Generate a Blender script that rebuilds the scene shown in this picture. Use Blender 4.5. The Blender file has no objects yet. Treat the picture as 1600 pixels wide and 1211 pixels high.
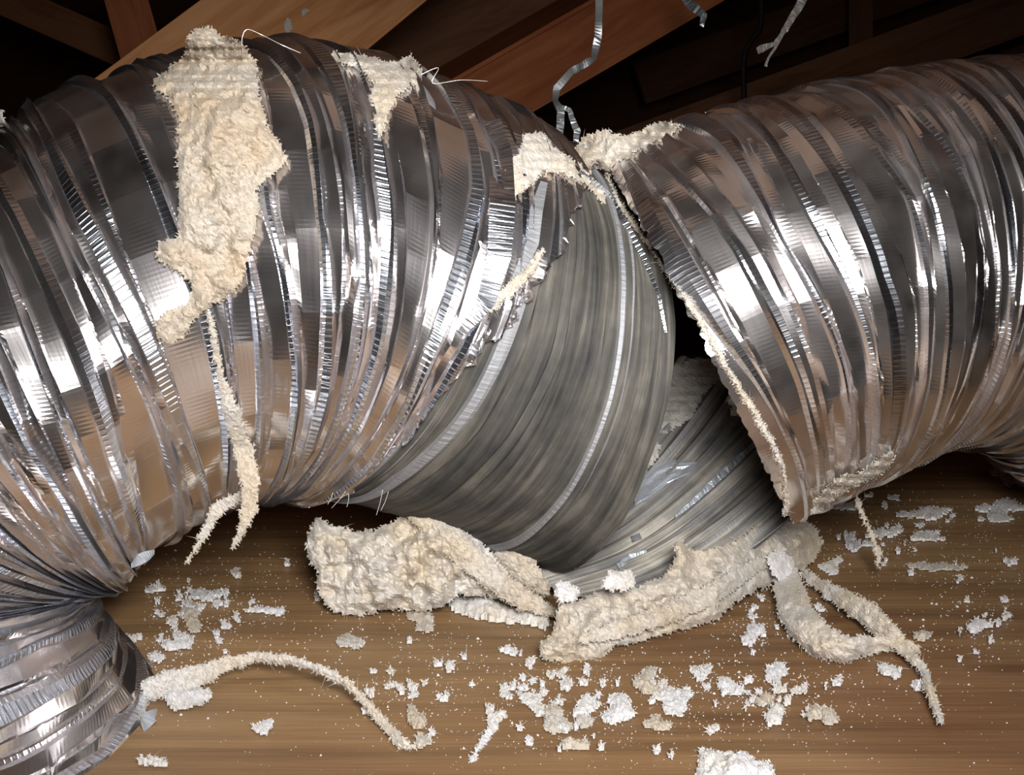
import bpy, math, random
import numpy as np
from mathutils import Vector, Matrix
from mathutils.bvhtree import BVHTree
from mathutils import noise as mnoise

# ------------------------------------------------------------------ camera, world, flash, exposure
sc = bpy.context.scene
C = sc.collection
F, CX, CY = 1700.0, 800.0, 605.5          # focal length and centre for a 1600 x 1211 frame
H = 0.105                                  # lens height above the plywood
PITCH = math.radians(8.0)
cam_d = bpy.data.cameras.new('camera')
cam_d.sensor_width = 36.0
cam_d.lens = F * 36.0 / 1600.0
cam_d.clip_start = 0.01
cam = bpy.data.objects.new('camera', cam_d)
C.objects.link(cam)
cam.location = (0, 0, H)
cam.rotation_euler = (math.pi / 2 - PITCH, 0, 0)
sc.camera = cam

w = bpy.data.worlds.new('attic_air')
sc.world = w
w.use_nodes = True
w.node_tree.nodes['Background'].inputs[0].default_value = (0.75, 0.55, 0.42, 1)
w.node_tree.nodes['Background'].inputs[1].default_value = 0.02

def area(name, loc, target, size, size_y, power, col):
    l = bpy.data.lights.new(name, 'AREA')
    l.shape = 'RECTANGLE'; l.size = size; l.size_y = size_y
    l.energy = power; l.color = col
    o = bpy.data.objects.new(name, l); C.objects.link(o)
    o.location = loc
    o.rotation_euler = (Vector(target) - Vector(loc)).to_track_quat('-Z', 'Y').to_euler()
    return o
# the camera's own flash: just above and right of the lens
area('camera_flash', (0.030, -0.012, H + 0.052), (0.005, 0.36, 0.06), 0.070, 0.090, 0.70, (1.0, 0.97, 0.95)).data.spread = math.radians(96)

sc.view_settings.view_transform = 'Standard'
sc.view_settings.look = 'None'
sc.view_settings.gamma = 1.0
sc.view_settings.exposure = 0.0
sc.view_settings.use_curve_mapping = False

# ------------------------------------------------------------------ helpers
V = Vector
FW = V((0, math.cos(PITCH), -math.sin(PITCH)))
UP = V((0, math.sin(PITCH), math.cos(PITCH)))
RT = V((1, 0, 0))
CAM = V((0, 0, H))
def P(px, py, d):
    """point at depth d along the optical axis"""
    return CAM + FW * d + RT * ((px - CX) / F * d) + UP * ((CY - py) / F * d)
def ray(px, py):
    return (FW + RT * ((px - CX) / F) + UP * ((CY - py) / F))
def floor_d(px, py, z=0.0):
    r = ray(px, py)
    return (z - H) / r.z
def tag(o, label=None, cat=None, group=None, kind=None):
    if label: o['label'] = label
    if cat: o['category'] = cat
    if group: o['group'] = group
    if kind: o['kind'] = kind
    return o
def empty(name, loc, label, cat, group=None):
    o = bpy.data.objects.new(name, None); C.objects.link(o)
    o.location = loc; o.empty_display_size = 0.01
    bpy.context.view_layer.update()
    return tag(o, label, cat, group)
def mesh(name, verts, faces, mat, parent=None, smooth=False):
    """verts in world coordinates; origin goes to the base centre"""
    vs = np.array([tuple(v) for v in verts], dtype=float) if not isinstance(verts, np.ndarray) else verts
    if parent is not None:
        org = np.array(parent.matrix_world.translation)
    else:
        org = np.array([(vs[:, 0].min() + vs[:, 0].max()) / 2, (vs[:, 1].min() + vs[:, 1].max()) / 2, vs[:, 2].min()])
    me = bpy.data.meshes.new(name)
    me.from_pydata((vs - org).tolist(), [], [tuple(int(i) for i in f) for f in faces])
    me.update()
    o = bpy.data.objects.new(name, me); C.objects.link(o)
    if parent is not None:
        o.parent = parent
    else:
        o.location = org
    if mat: me.materials.append(mat)
    if smooth:
        me.polygons.foreach_set('use_smooth', [True] * len(me.polygons))
    return o

# ------------------------------------------------------------------ materials
def new_mat(name):
    m = bpy.data.materials.new(name); m.use_nodes = True
    nt = m.node_tree
    b = nt.nodes['Principled BSDF']
    return m, nt, b
def N(nt, t, **kw):
    n = nt.nodes.new(t)
    for k, v in kw.items():
        if k in n.inputs: n.inputs[k].default_value = v
        else: setattr(n, k, v)
    return n
def ramp(nt, src, stops):
    r = nt.nodes.new('ShaderNodeValToRGB')
    while len(r.color_ramp.elements) > 1: r.color_ramp.elements.remove(r.color_ramp.elements[-1])
    r.color_ramp.elements[0].position = stops[0][0]; r.color_ramp.elements[0].color = stops[0][1]
    for p, c in stops[1:]:
        e = r.color_ramp.elements.new(p); e.color = c
    nt.links.new(src, r.inputs[0])
    return r
def g(v): return (v, v, v, 1)
def rgb(r, gg, b):
    f = lambda c: (c / 255 / 12.92) if c / 255 <= .04045 else ((c / 255 + .055) / 1.055) ** 2.4
    return (f(r), f(gg), f(b), 1)

def foil_mat(name, base=(0.87, 0.83, 0.81), r_lo=0.10, r_hi=0.19, dust=0.028, dust_reflcol=(0.36, 0.23, 0.165), scale=1.0, broad=.27, broad_r=.23):
    m, nt, b = new_mat(name)
    L = nt.links.new
    at = N(nt, 'ShaderNodeAttribute', attribute_name='rib')
    uv = N(nt, 'ShaderNodeUVMap', uv_map='ringmap')
    # long streaks that follow the rings
    mp = N(nt, 'ShaderNodeMapping'); mp.inputs['Scale'].default_value = (1.0, 0.06, 1.0)
    L(uv.outputs[0], mp.inputs[0])
    nz = N(nt, 'ShaderNodeTexNoise', Scale=900.0 * scale, Detail=4.0); L(mp.outputs[0], nz.inputs[0])
    # rough: smooth bands, crinkled ribs
    mx = N(nt, 'ShaderNodeMapRange'); L(at.outputs['Fac'], mx.inputs[0])
    mx.inputs[3].default_value = r_lo; mx.inputs[4].default_value = r_hi
    ad = N(nt, 'ShaderNodeMath', operation='MULTIPLY_ADD'); L(nz.outputs[0], ad.inputs[0])
    ad.inputs[1].default_value = 0.07; L(mx.outputs[0], ad.inputs[2])
    L(ad.outputs[0], b.inputs['Roughness'])
    b.inputs['Base Color'].default_value = (*base, 1)
    # thin film of dust; its brown and the warm bands imitate reflected wood
    n2 = N(nt, 'ShaderNodeTexNoise', Scale=60.0, Detail=3.0)
    gm = N(nt, 'ShaderNodeNewGeometry'); L(gm.outputs['Position'], n2.inputs[0])
    mr = N(nt, 'ShaderNodeMapRange'); L(n2.outputs[0], mr.inputs[0])
    mr.inputs[1].default_value = .35; mr.inputs[2].default_value = .7
    mr.inputs[3].default_value = dust * .4; mr.inputs[4].default_value = dust * 1.6
    a3 = N(nt, 'ShaderNodeMath', operation='MULTIPLY_ADD'); a3.use_clamp = True; L(at.outputs['Fac'], a3.inputs[0]); a3.inputs[1].default_value = -dust * .8
    L(mr.outputs[0], a3.inputs[2])
    mcol = N(nt, 'ShaderNodeMix', data_type='RGBA'); L(a3.outputs[0], mcol.inputs[0])
    bm_ = N(nt, 'ShaderNodeMix', data_type='RGBA'); L(at.outputs['Fac'], bm_.inputs[0])
    bm_.inputs[6].default_value = (*base, 1); bm_.inputs[7].default_value = (.82, .87, .95, 1); L(bm_.outputs[2], mcol.inputs[6])
    mcol.inputs[7].default_value = (*dust_reflcol, 1)
    L(mcol.outputs[2], b.inputs['Base Color'])
    inv = N(nt, 'ShaderNodeMath', operation='SUBTRACT'); inv.inputs[0].default_value = 1.0; L(a3.outputs[0], inv.inputs[1])
    L(inv.outputs[0], b.inputs['Metallic'])
    # ladder of tiny cross crinkles on the ribs + scratches along the bands
    mp2 = N(nt, 'ShaderNodeMapping'); mp2.inputs['Scale'].default_value = (.12, 1.0, 1.0); L(uv.outputs[0], mp2.inputs[0])
    n3 = N(nt, 'ShaderNodeTexNoise', Scale=1050.0 * scale, Detail=2.0); L(mp2.outputs[0], n3.inputs[0])
    ml = N(nt, 'ShaderNodeMath', operation='MULTIPLY'); L(n3.outputs[0], ml.inputs[0]); L(at.outputs['Fac'], ml.inputs[1])
    a4 = N(nt, 'ShaderNodeMath', operation='MULTIPLY_ADD'); L(nz.outputs[0], a4.inputs[0]); a4.inputs[1].default_value = 0.10
    L(ml.outputs[0], a4.inputs[2])
    wv = N(nt, 'ShaderNodeTexWave', wave_type='BANDS', bands_direction='Y', Scale=230.0, Distortion=2.2, Detail=1.5); wv.inputs['Detail Scale'].default_value = .02
    L(uv.outputs[0], wv.inputs[0])
    pw = N(nt, 'ShaderNodeMath', operation='POWER'); L(wv.outputs[1], pw.inputs[0]); pw.inputs[1].default_value = 7.0
    pm = N(nt, 'ShaderNodeMath', operation='MULTIPLY'); L(pw.outputs[0], pm.inputs[0]); L(at.outputs['Fac'], pm.inputs[1])
    a5 = N(nt, 'ShaderNodeMath', operation='MULTIPLY_ADD'); L(pm.outputs[0], a5.inputs[0]); a5.inputs[1].default_value = .32; L(a4.outputs[0], a5.inputs[2])
    bp = N(nt, 'ShaderNodeBump', Strength=1.0, Distance=0.00020); L(a5.outputs[0], bp.inputs['Height'])
    L(bp.outputs[0], b.inputs['Normal'])
    # second, broader lobe: rolled foil scatters part of the light
    b2 = nt.nodes.new('ShaderNodeBsdfPrincipled')
    b2.inputs['Base Color'].default_value = (.82, .87, .96, 1); b2.inputs['Metallic'].default_value = 1.0
    b2.inputs['Roughness'].default_value = broad_r
    mb = N(nt, 'ShaderNodeMix', data_type='RGBA'); L(at.outputs['Fac'], mb.inputs[0])
    mb.inputs[6].default_value = (.82, .80, .82, 1); mb.inputs[7].default_value = (.80, .86, .97, 1); L(mb.outputs[2], b2.inputs['Base Color'])
    L(bp.outputs[0], b2.inputs['Normal'])
    ms_ = nt.nodes.new('ShaderNodeMixShader')
    fm = N(nt, 'ShaderNodeMapRange'); L(at.outputs['Fac'], fm.inputs[0]); fm.inputs[3].default_value = broad; fm.inputs[4].default_value = .55
    L(fm.outputs[0], ms_.inputs[0]); L(b.outputs[0], ms_.inputs[1]); L(b2.outputs[0], ms_.inputs[2])
    L(ms_.outputs[0], nt.nodes['Material Output'].inputs[0])
    return m

def liner_mat(name, k=1.0):
    m, nt, b = new_mat(name)
    L = nt.links.new
    uv = N(nt, 'ShaderNodeUVMap', uv_map='ringmap')
    at = N(nt, 'ShaderNodeAttribute', attribute_name='rib')
    mp = N(nt, 'ShaderNodeMapping'); mp.inputs['Scale'].default_value = (1.0, 0.035, 1.0); L(uv.outputs[0], mp.inputs[0])
    nz = N(nt, 'ShaderNodeTexNoise', Scale=520.0, Detail=7.0, Roughness=.65); L(mp.outputs[0], nz.inputs[0])
    gm = N(nt, 'ShaderNodeNewGeometry')
    n2 = N(nt, 'ShaderNodeTexNoise', Scale=45.0, Detail=4.0, Roughness=.6); L(gm.outputs['Position'], n2.inputs[0])
    ad = N(nt, 'ShaderNodeMath', operation='MULTIPLY_ADD'); L(n2.outputs[0], ad.inputs[0]); ad.inputs[1].default_value = .7
    L(nz.outputs[0], ad.inputs[2])
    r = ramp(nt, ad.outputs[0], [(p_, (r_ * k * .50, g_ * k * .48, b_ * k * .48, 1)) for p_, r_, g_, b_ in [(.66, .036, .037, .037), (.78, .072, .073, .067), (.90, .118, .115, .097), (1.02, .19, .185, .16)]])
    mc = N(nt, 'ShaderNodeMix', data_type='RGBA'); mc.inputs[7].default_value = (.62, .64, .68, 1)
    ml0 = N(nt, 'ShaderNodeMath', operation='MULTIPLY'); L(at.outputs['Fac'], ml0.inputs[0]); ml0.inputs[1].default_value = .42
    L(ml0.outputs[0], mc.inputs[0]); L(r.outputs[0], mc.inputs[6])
    L(mc.outputs[2], b.inputs['Base Color'])
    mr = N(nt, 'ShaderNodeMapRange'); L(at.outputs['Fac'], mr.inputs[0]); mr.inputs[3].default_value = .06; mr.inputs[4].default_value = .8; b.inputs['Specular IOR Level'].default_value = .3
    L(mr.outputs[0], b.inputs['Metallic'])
    b.inputs['Roughness'].default_value = .7
    mp2 = N(nt, 'ShaderNodeMapping'); mp2.inputs['Scale'].default_value = (.12, 1.0, 1.0); L(uv.outputs[0], mp2.inputs[0])
    n3 = N(nt, 'ShaderNodeTexNoise', Scale=1000.0, Detail=2.0); L(mp2.outputs[0], n3.inputs[0])
    ml = N(nt, 'ShaderNodeMath', operation='MULTIPLY'); L(n3.outputs[0], ml.inputs[0]); L(at.outputs['Fac'], ml.inputs[1])
    a4 = N(nt, 'ShaderNodeMath', operation='MULTIPLY_ADD'); L(nz.outputs[0], a4.inputs[0]); a4.inputs[1].default_value = .5; L(ml.outputs[0], a4.inputs[2])
    bp = N(nt, 'ShaderNodeBump', Strength=.9, Distance=.0004); L(a4.outputs[0], bp.inputs['Height'])
    L(bp.outputs[0], b.inputs['Normal'])
    return m

def lint_mat(name, white, tan, bias=.5):
    m, nt, b = new_mat(name)
    L = nt.links.new
    gm = N(nt, 'ShaderNodeNewGeometry')
    nz = N(nt, 'ShaderNodeTexNoise', Scale=55.0, Detail=5.0, Roughness=.6); L(gm.outputs['Position'], nz.inputs[0])
    r = ramp(nt, nz.outputs[0], [(bias - .14, white), (bias + .14, tan)])
    n2 = N(nt, 'ShaderNodeTexNoise', Scale=900.0, Detail=4.0, Roughness=.7); L(gm.outputs['Position'], n2.inputs[0])
    r2 = ramp(nt, n2.outputs[0], [(.3, g(.88)), (.62, g(1.0))])
    mx = N(nt, 'ShaderNodeMix', data_type='RGBA', blend_type='MULTIPLY'); mx.inputs[0].default_value = 1
    L(r.outputs[0], mx.inputs[6]); L(r2.outputs[0], mx.inputs[7])
    L(mx.outputs[2], b.inputs['Base Color'])
    b.inputs['Roughness'].default_value = .75
    b.inputs['Specular IOR Level'].default_value = .25
    b.inputs['Subsurface Weight'].default_value = .20
    b.inputs['Subsurface Radius'].default_value = (.003, .0022, .0016)
    b.inputs['Subsurface Scale'].default_value = 1.0
    bp = N(nt, 'ShaderNodeBump', Strength=.6, Distance=.0003); L(n2.outputs[0], bp.inputs['Height'])
    L(bp.outputs[0], b.inputs['Normal'])
    return m

def wood_mat(name, dark, mid, light, axis_rot=0.0, scale=1.0, rough=.6, stretch=14.0, blotch=None, knots=False):
    """grain runs along the object's local X axis"""
    m, nt, b = new_mat(name)
    L = nt.links.new
    tc = N(nt, 'ShaderNodeTexCoord')
    mp = N(nt, 'ShaderNodeMapping'); mp.inputs['Rotation'].default_value = (0, 0, axis_rot)
    mp.inputs['Scale'].default_value = (scale, scale * stretch, scale * stretch)
    L(tc.outputs['Object'], mp.inputs[0])
    n1 = N(nt, 'ShaderNodeTexNoise', Scale=7.0, Detail=7.0, Roughness=.62, Distortion=.7); L(mp.outputs[0], n1.inputs[0])
    r = ramp(nt, n1.outputs[0], [(.30, dark), (.48, mid), (.68, light)])
    out = r.outputs[0]
    mp2 = N(nt, 'ShaderNodeMapping'); mp2.inputs['Rotation'].default_value = (0, 0, axis_rot)
    mp2.inputs['Scale'].default_value = (scale * 6, scale * stretch * 12, scale * stretch * 12)
    L(tc.outputs['Object'], mp2.inputs[0])
    n2 = N(nt, 'ShaderNodeTexNoise', Scale=5.0, Detail=3.0); L(mp2.outputs[0], n2.inputs[0])
    r2 = ramp(nt, n2.outputs[0], [(.36, g(.72)), (.50, g(1.0))])
    mx = N(nt, 'ShaderNodeMix', data_type='RGBA', blend_type='MULTIPLY'); mx.inputs[0].default_value = .12
    L(out, mx.inputs[6]); L(r2.outputs[0], mx.inputs[7]); out = mx.outputs[2]
    if blotch:
        n4 = N(nt, 'ShaderNodeTexNoise', Scale=5.5, Detail=3.0, Distortion=.4); L(tc.outputs['Object'], n4.inputs[0])
        r4 = ramp(nt, n4.outputs[0], [(.44, g(0)), (.62, g(1))])
        m4 = N(nt, 'ShaderNodeMix', data_type='RGBA', blend_type='MULTIPLY'); L(r4.outputs[0], m4.inputs[0])
        L(out, m4.inputs[6]); m4.inputs[7].default_value = blotch; out = m4.outputs[2]
    if knots:
        mp5 = N(nt, 'ShaderNodeMapping'); mp5.inputs['Rotation'].default_value = (0, 0, axis_rot)
        mp5.inputs['Scale'].default_value = (9, 30, 9); L(tc.outputs['Object'], mp5.inputs[0])
        vo = N(nt, 'ShaderNodeTexVoronoi', Scale=1.0); L(mp5.outputs[0], vo.inputs[0])
        r5 = ramp(nt, vo.outputs['Distance'], [(.05, g(1)), (.17, g(0))])
        m5 = N(nt, 'ShaderNodeMix', data_type='RGBA', blend_type='MULTIPLY'); L(r5.outputs[0], m5.inputs[0])
        L(out, m5.inputs[6]); m5.inputs[7].default_value = (.45, .33, .28, 1); out = m5.outputs[2]
    L(out, b.inputs['Base Color'])
    b.inputs['Roughness'].default_value = rough
    b.inputs['Specular IOR Level'].default_value = .3
    bp = N(nt, 'ShaderNodeBump', Strength=.35, Distance=.0006); L(n2.outputs[0], bp.inputs['Height'])
    L(bp.outputs[0], b.inputs['Normal'])
    return m

M_foil = foil_mat('crinkled_foil')
M_foil_warm = foil_mat('dusty_foil_wood_sheen', base=(.86, .81, .78), dust=.05, dust_reflcol=(.38, .27, .21))  # dustier foil; warmer tint and brown film mimic tan wood reflections
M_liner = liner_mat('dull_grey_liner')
def pale_foil():
    m, nt, b = new_mat('pale_dull_foil')
    b.inputs['Base Color'].default_value = (.40, .43, .47, 1); b.inputs['Metallic'].default_value = .45; b.inputs['Roughness'].default_value = .38
    nz = N(nt, 'ShaderNodeTexNoise', Scale=1400.0, Detail=2.0); gm = N(nt, 'ShaderNodeNewGeometry'); nt.links.new(gm.outputs['Position'], nz.inputs[0])
    bp = N(nt, 'ShaderNodeBump', Strength=.6, Distance=.0003); nt.links.new(nz.outputs[0], bp.inputs['Height']); nt.links.new(bp.outputs[0], b.inputs['Normal'])
    return m
M_pale = pale_foil()
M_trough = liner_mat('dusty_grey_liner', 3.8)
M_lint = lint_mat('cream_lint', (.47, .445, .405, 1), (.44, .375, .29, 1), .49)
M_lint_tan = lint_mat('tan_lint', (.45, .41, .35, 1), (.42, .33, .23, 1), .48)
M_lint_pale = lint_mat('pale_cream_lint', (.54, .52, .49, 1), (.51, .44, .34, 1), .52)
M_lint_white = lint_mat('white_lint', (.62, .61, .61, 1), (.56, .52, .45, 1), .58)
M_lint_grey = lint_mat('grey_lint', (.50, .49, .46, 1), (.40, .38, .33, 1), .5)
M_ply = wood_mat('plywood', rgb(106, 82, 56), rgb(130, 102, 70), rgb(146, 117, 82), rough=.5, blotch=(.60, .46, .40, 1), knots=True)
M_beam = wood_mat('rafter_wood', rgb(164, 108, 64), rgb(192, 134, 86), rgb(208, 154, 106), scale=1.2, stretch=10)
M_beam_red = wood_mat('reddish_joist_wood', rgb(160, 88, 52), rgb(184, 108, 66), rgb(200, 126, 82), scale=1.2, stretch=10)
M_over = wood_mat('reflected_framing_wood', rgb(176, 140, 116), rgb(200, 166, 140), rgb(214, 184, 160), scale=1.2, stretch=10)  # only for the added overhead piece mirrored in the foil
M_deck = wood_mat('roof_sheathing', rgb(140, 92, 62), rgb(170, 116, 80), rgb(184, 132, 96), scale=.7, stretch=8)

# ------------------------------------------------------------------ structure
def box(name, org, ax, ay, az, mat, parent=None):
    """box spanning org .. org+ax+ay+az; local X runs along ax so the grain follows it"""
    lx, ly, lz = ax.length, ay.length, az.length
    e = min(lx, ly, lz) * .06
    bx = ax.normalized(); bz = bx.cross(ay).normalized()
    if bz.dot(az) < 0: org = org + az; az = -az
    by = bz.cross(bx)
    import bmesh
    bm = bmesh.new()
    bmesh.ops.create_cube(bm, size=1)
    for v in bm.verts: v.co = V((v.co.x * lx, v.co.y * ly, v.co.z * lz))
    bmesh.ops.bevel(bm, geom=bm.edges[:], offset=e, segments=2, affect='EDGES')
    me = bpy.data.meshes.new(name); bm.to_mesh(me); bm.free()
    o = bpy.data.objects.new(name, me); C.objects.link(o)
    c = org + (ax + ay + az) * .5
    mw = Matrix((bx, by, bz)).transposed().to_4x4(); mw.translation = c
    if parent is not None:
        o.parent = parent; o.matrix_local = parent.matrix_world.inverted() @ mw
    else:
        o.matrix_world = mw
    me.materials.append(mat)
    return o

# plywood floor, grain drifting to the back right
fl = box('floor', V((-1.6, -1.0, -0.018)), V((3.4, .0, 0)), V((0, 1.95, 0)), V((0, 0, .018)), M_ply)
fl.rotation_euler.z += math.radians(0)
for n in M_ply.node_tree.nodes:
    if n.type == 'MAPPING': n.inputs['Rotation'].default_value = (0, 0, math.radians(-9))
tag(fl, 'brown plywood panel under the ducts, dusted with lint crumbs', None, None, 'structure')
sub = box('floor', V((-3, .9, -0.20)), V((7, 0, 0)), V((0, 4, 0)), V((0, 0, .05)), M_deck)
tag(sub, 'dark lower attic floor beyond the plywood', None, None, 'structure')
# attic shell
wb = box('wall_back', V((-3, 4.6, -.3)), V((7, 0, 0)), V((0, .05, 0)), V((0, 0, 3.2)), M_deck); tag(wb, kind='structure')
wl = box('wall_left', V((-2.6, -1.6, -.3)), V((0, 6.2, 0)), V((.05, 0, 0)), V((0, 0, 3.2)), M_deck); tag(wl, kind='structure')
wr = box('wall_right', V((3.2, -1.6, -.3)), V((0, 6.2, 0)), V((.05, 0, 0)), V((0, 0, 3.2)), M_deck); tag(wr, kind='structure')
wf = box('wall_front', V((-3, -1.65, -.3)), V((7, 0, 0)), V((0, .05, 0)), V((0, 0, 3.2)), M_deck); tag(wf, kind='structure')
# sloping roof sheathing, low behind the camera and rising to the back
ce = box('ceiling', V((-3, -1.7, .30)), V((7, 0, 0)), V((0, 6.5, 2.3)), V((0, 0, .02)), M_deck); tag(ce, kind='structure')

# ------------------------------------------------------------------ roof timbers
def timber(name, a, b, wide, thick, mat, label, roll=0.0, cat='beam', parent=None):
    """a, b: (px, py, depth) ends of the centre line of the near face; wide = across the view"""
    A, B = P(*a), P(*b)
    ax = B - A
    mid = (A + B) / 2 - CAM
    v = mid.normalized()
    v = (v - ax * (v.dot(ax) / ax.length_squared)).normalized()
    s = ax.normalized().cross(v)
    q = Matrix.Rotation(roll, 3, ax.normalized())
    v = q @ v; s = q @ s
    o = box(name, A - s * (wide / 2), ax, s * wide, v * thick, mat)
    if label: tag(o, label, cat)
    return o
timber('rafter', (-100, 470, .62), (740, -190, .80), .089, .038, M_beam,
       'light brown rafter crossing the top left behind the foil duct', roll=math.radians(-6))
timber('joist', (560, 273, 1.02), (1330, -172, 1.10), .066, .10, M_beam_red,
       'reddish brown joist slanting behind the hanging foil strap', roll=math.radians(12))
timber('joist', (380, 150, 1.55), (1200, -210, 1.6), .15, .04, M_deck,
       'dim brown joist in the gap between rafter and red joist')
timber('truss_web', (178, -70, 1.05), (228, 110, 1.05), .040, .09, M_beam_red,
       'short upright brown web member at the top left corner')
timber('brace', (-80, -40, 1.5), (260, 110, 1.5), .045, .09, M_deck,
       'dark diagonal brace at the far top left corner')
timber('joist', (900, 270, 2.0), (1800, -60, 2.0), .09, .04, M_deck,
       'dark joist above the right duct, nearest the red joist')
timber('joist', (1150, 260, 2.7), (1900, 20, 2.7), .14, .04, M_deck,
       'faint dark joist just above the top of the right duct')
timber('joist', (1000, 130, 3.1), (1800, -160, 3.1), .12, .04, M_deck,
       'farthest dark joist at the top right corner')
timber('post', (1345, -60, 2.4), (1345, 190, 2.4), .05, .05, M_deck,
       'dark upright post at the top right behind the joists', cat='post')

# low unseen framing overhead, added above the picture for the foil to reflect
tag(box('reflected_framing_1', V((-1.6, .19, .30)), V((3.4, .10, 0)), V((0, .075, .0)), V((0, 0, .04)), M_over), kind='structure')
tag(box('reflected_framing_2', V((-1.6, .30, .32)), V((3.4, .10, 0)), V((0, .28, .02)), V((0, 0, .02)), M_deck), kind='structure')
# ------------------------------------------------------------------ flexible ducts
def ring(T, B, d, tau, k=1.0):
    t = math.radians(tau)
    mx, my = (T[0] + B[0]) / 2, (T[1] + B[1]) / 2
    c = P(mx, my, d)
    r = math.hypot(T[0] - B[0], T[1] - B[1]) / 2 * d / F * k
    v = (c - CAM).normalized()
    u = P(T[0], T[1], d) - P(B[0], B[1], d)
    u = (u - v * u.dot(v)).normalized()
    s = v.cross(u)
    n = s * math.cos(t) + v * math.sin(t)
    return (c, n, u, r)
def wring(c, n, u, r):
    n = V(n).normalized(); u = V(u); u = (u - n * u.dot(n)).normalized()
    return (V(c), n, u, r)

class Tube:
    def __init__(self, keys):
        self.k = np.array([[*c, *n, *u, r] for c, n, u, r in keys])
        d = [0.0]
        for i in range(1, len(keys)):
            c0, n0, u0, r0 = keys[i - 1]; c1, n1, u1, r1 = keys[i]
            a = (c1 - c0).length
            b = ((c1 + u1 * r1) - (c0 + u0 * r0)).length
            d.append(d[-1] + .5 * a + .5 * b)
        self.t = np.array(d)
        self.L = d[-1]
    def at(self, s):
        """s: array of lengths -> C, N, U, W, R arrays"""
        s = np.asarray(s, float)
        t, k = self.t, self.k
        i = np.clip(np.searchsorted(t, s, side='right') - 1, 0, len(t) - 2)
        def tan(j):
            a = np.clip(j - 1, 0, len(t) - 1); b = np.clip(j + 1, 0, len(t) - 1)
            return (k[b] - k[a]) / (t[b] - t[a])[..., None]
        h = (t[i + 1] - t[i]); x = ((s - t[i]) / h)[..., None]; h = h[..., None]
        m0, m1 = tan(i), tan(i + 1)
        q = (2*x**3 - 3*x**2 + 1) * k[i] + (x**3 - 2*x**2 + x) * h * m0 + (-2*x**3 + 3*x**2) * k[i + 1] + (x**3 - x**2) * h * m1
        n = q[..., 3:6]; n = n / np.linalg.norm(n, axis=-1, keepdims=True)
        u = q[..., 6:9]; u = u - n * (u * n).sum(-1, keepdims=True); u = u / np.linalg.norm(u, axis=-1, keepdims=True)
        w_ = np.cross(n, u)
        return q[..., 0:3], n, u, w_, q[..., 9]
    def point(self, s, th, dr=0.0):
        c, n, u, w_, r = self.at(s)
        rr = (r + dr)[..., None]
        return c + rr * (np.cos(th)[..., None] * u + np.sin(th)[..., None] * w_)

def pwl(rng, th, knots, smooth=False):
    """periodic piecewise-linear noise in the angle, -1..1"""
    off = rng.random() * 2 * math.pi
    x = ((th + off) / (2 * math.pi) * knots) % knots
    v = rng.uniform(-1, 1, knots)
    i = np.floor(x).astype(int) % knots; f = x - np.floor(x)
    if smooth: f = f * f * (3 - 2 * f)
    return v[i] * (1 - f) + v[(i + 1) % knots] * f

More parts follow.
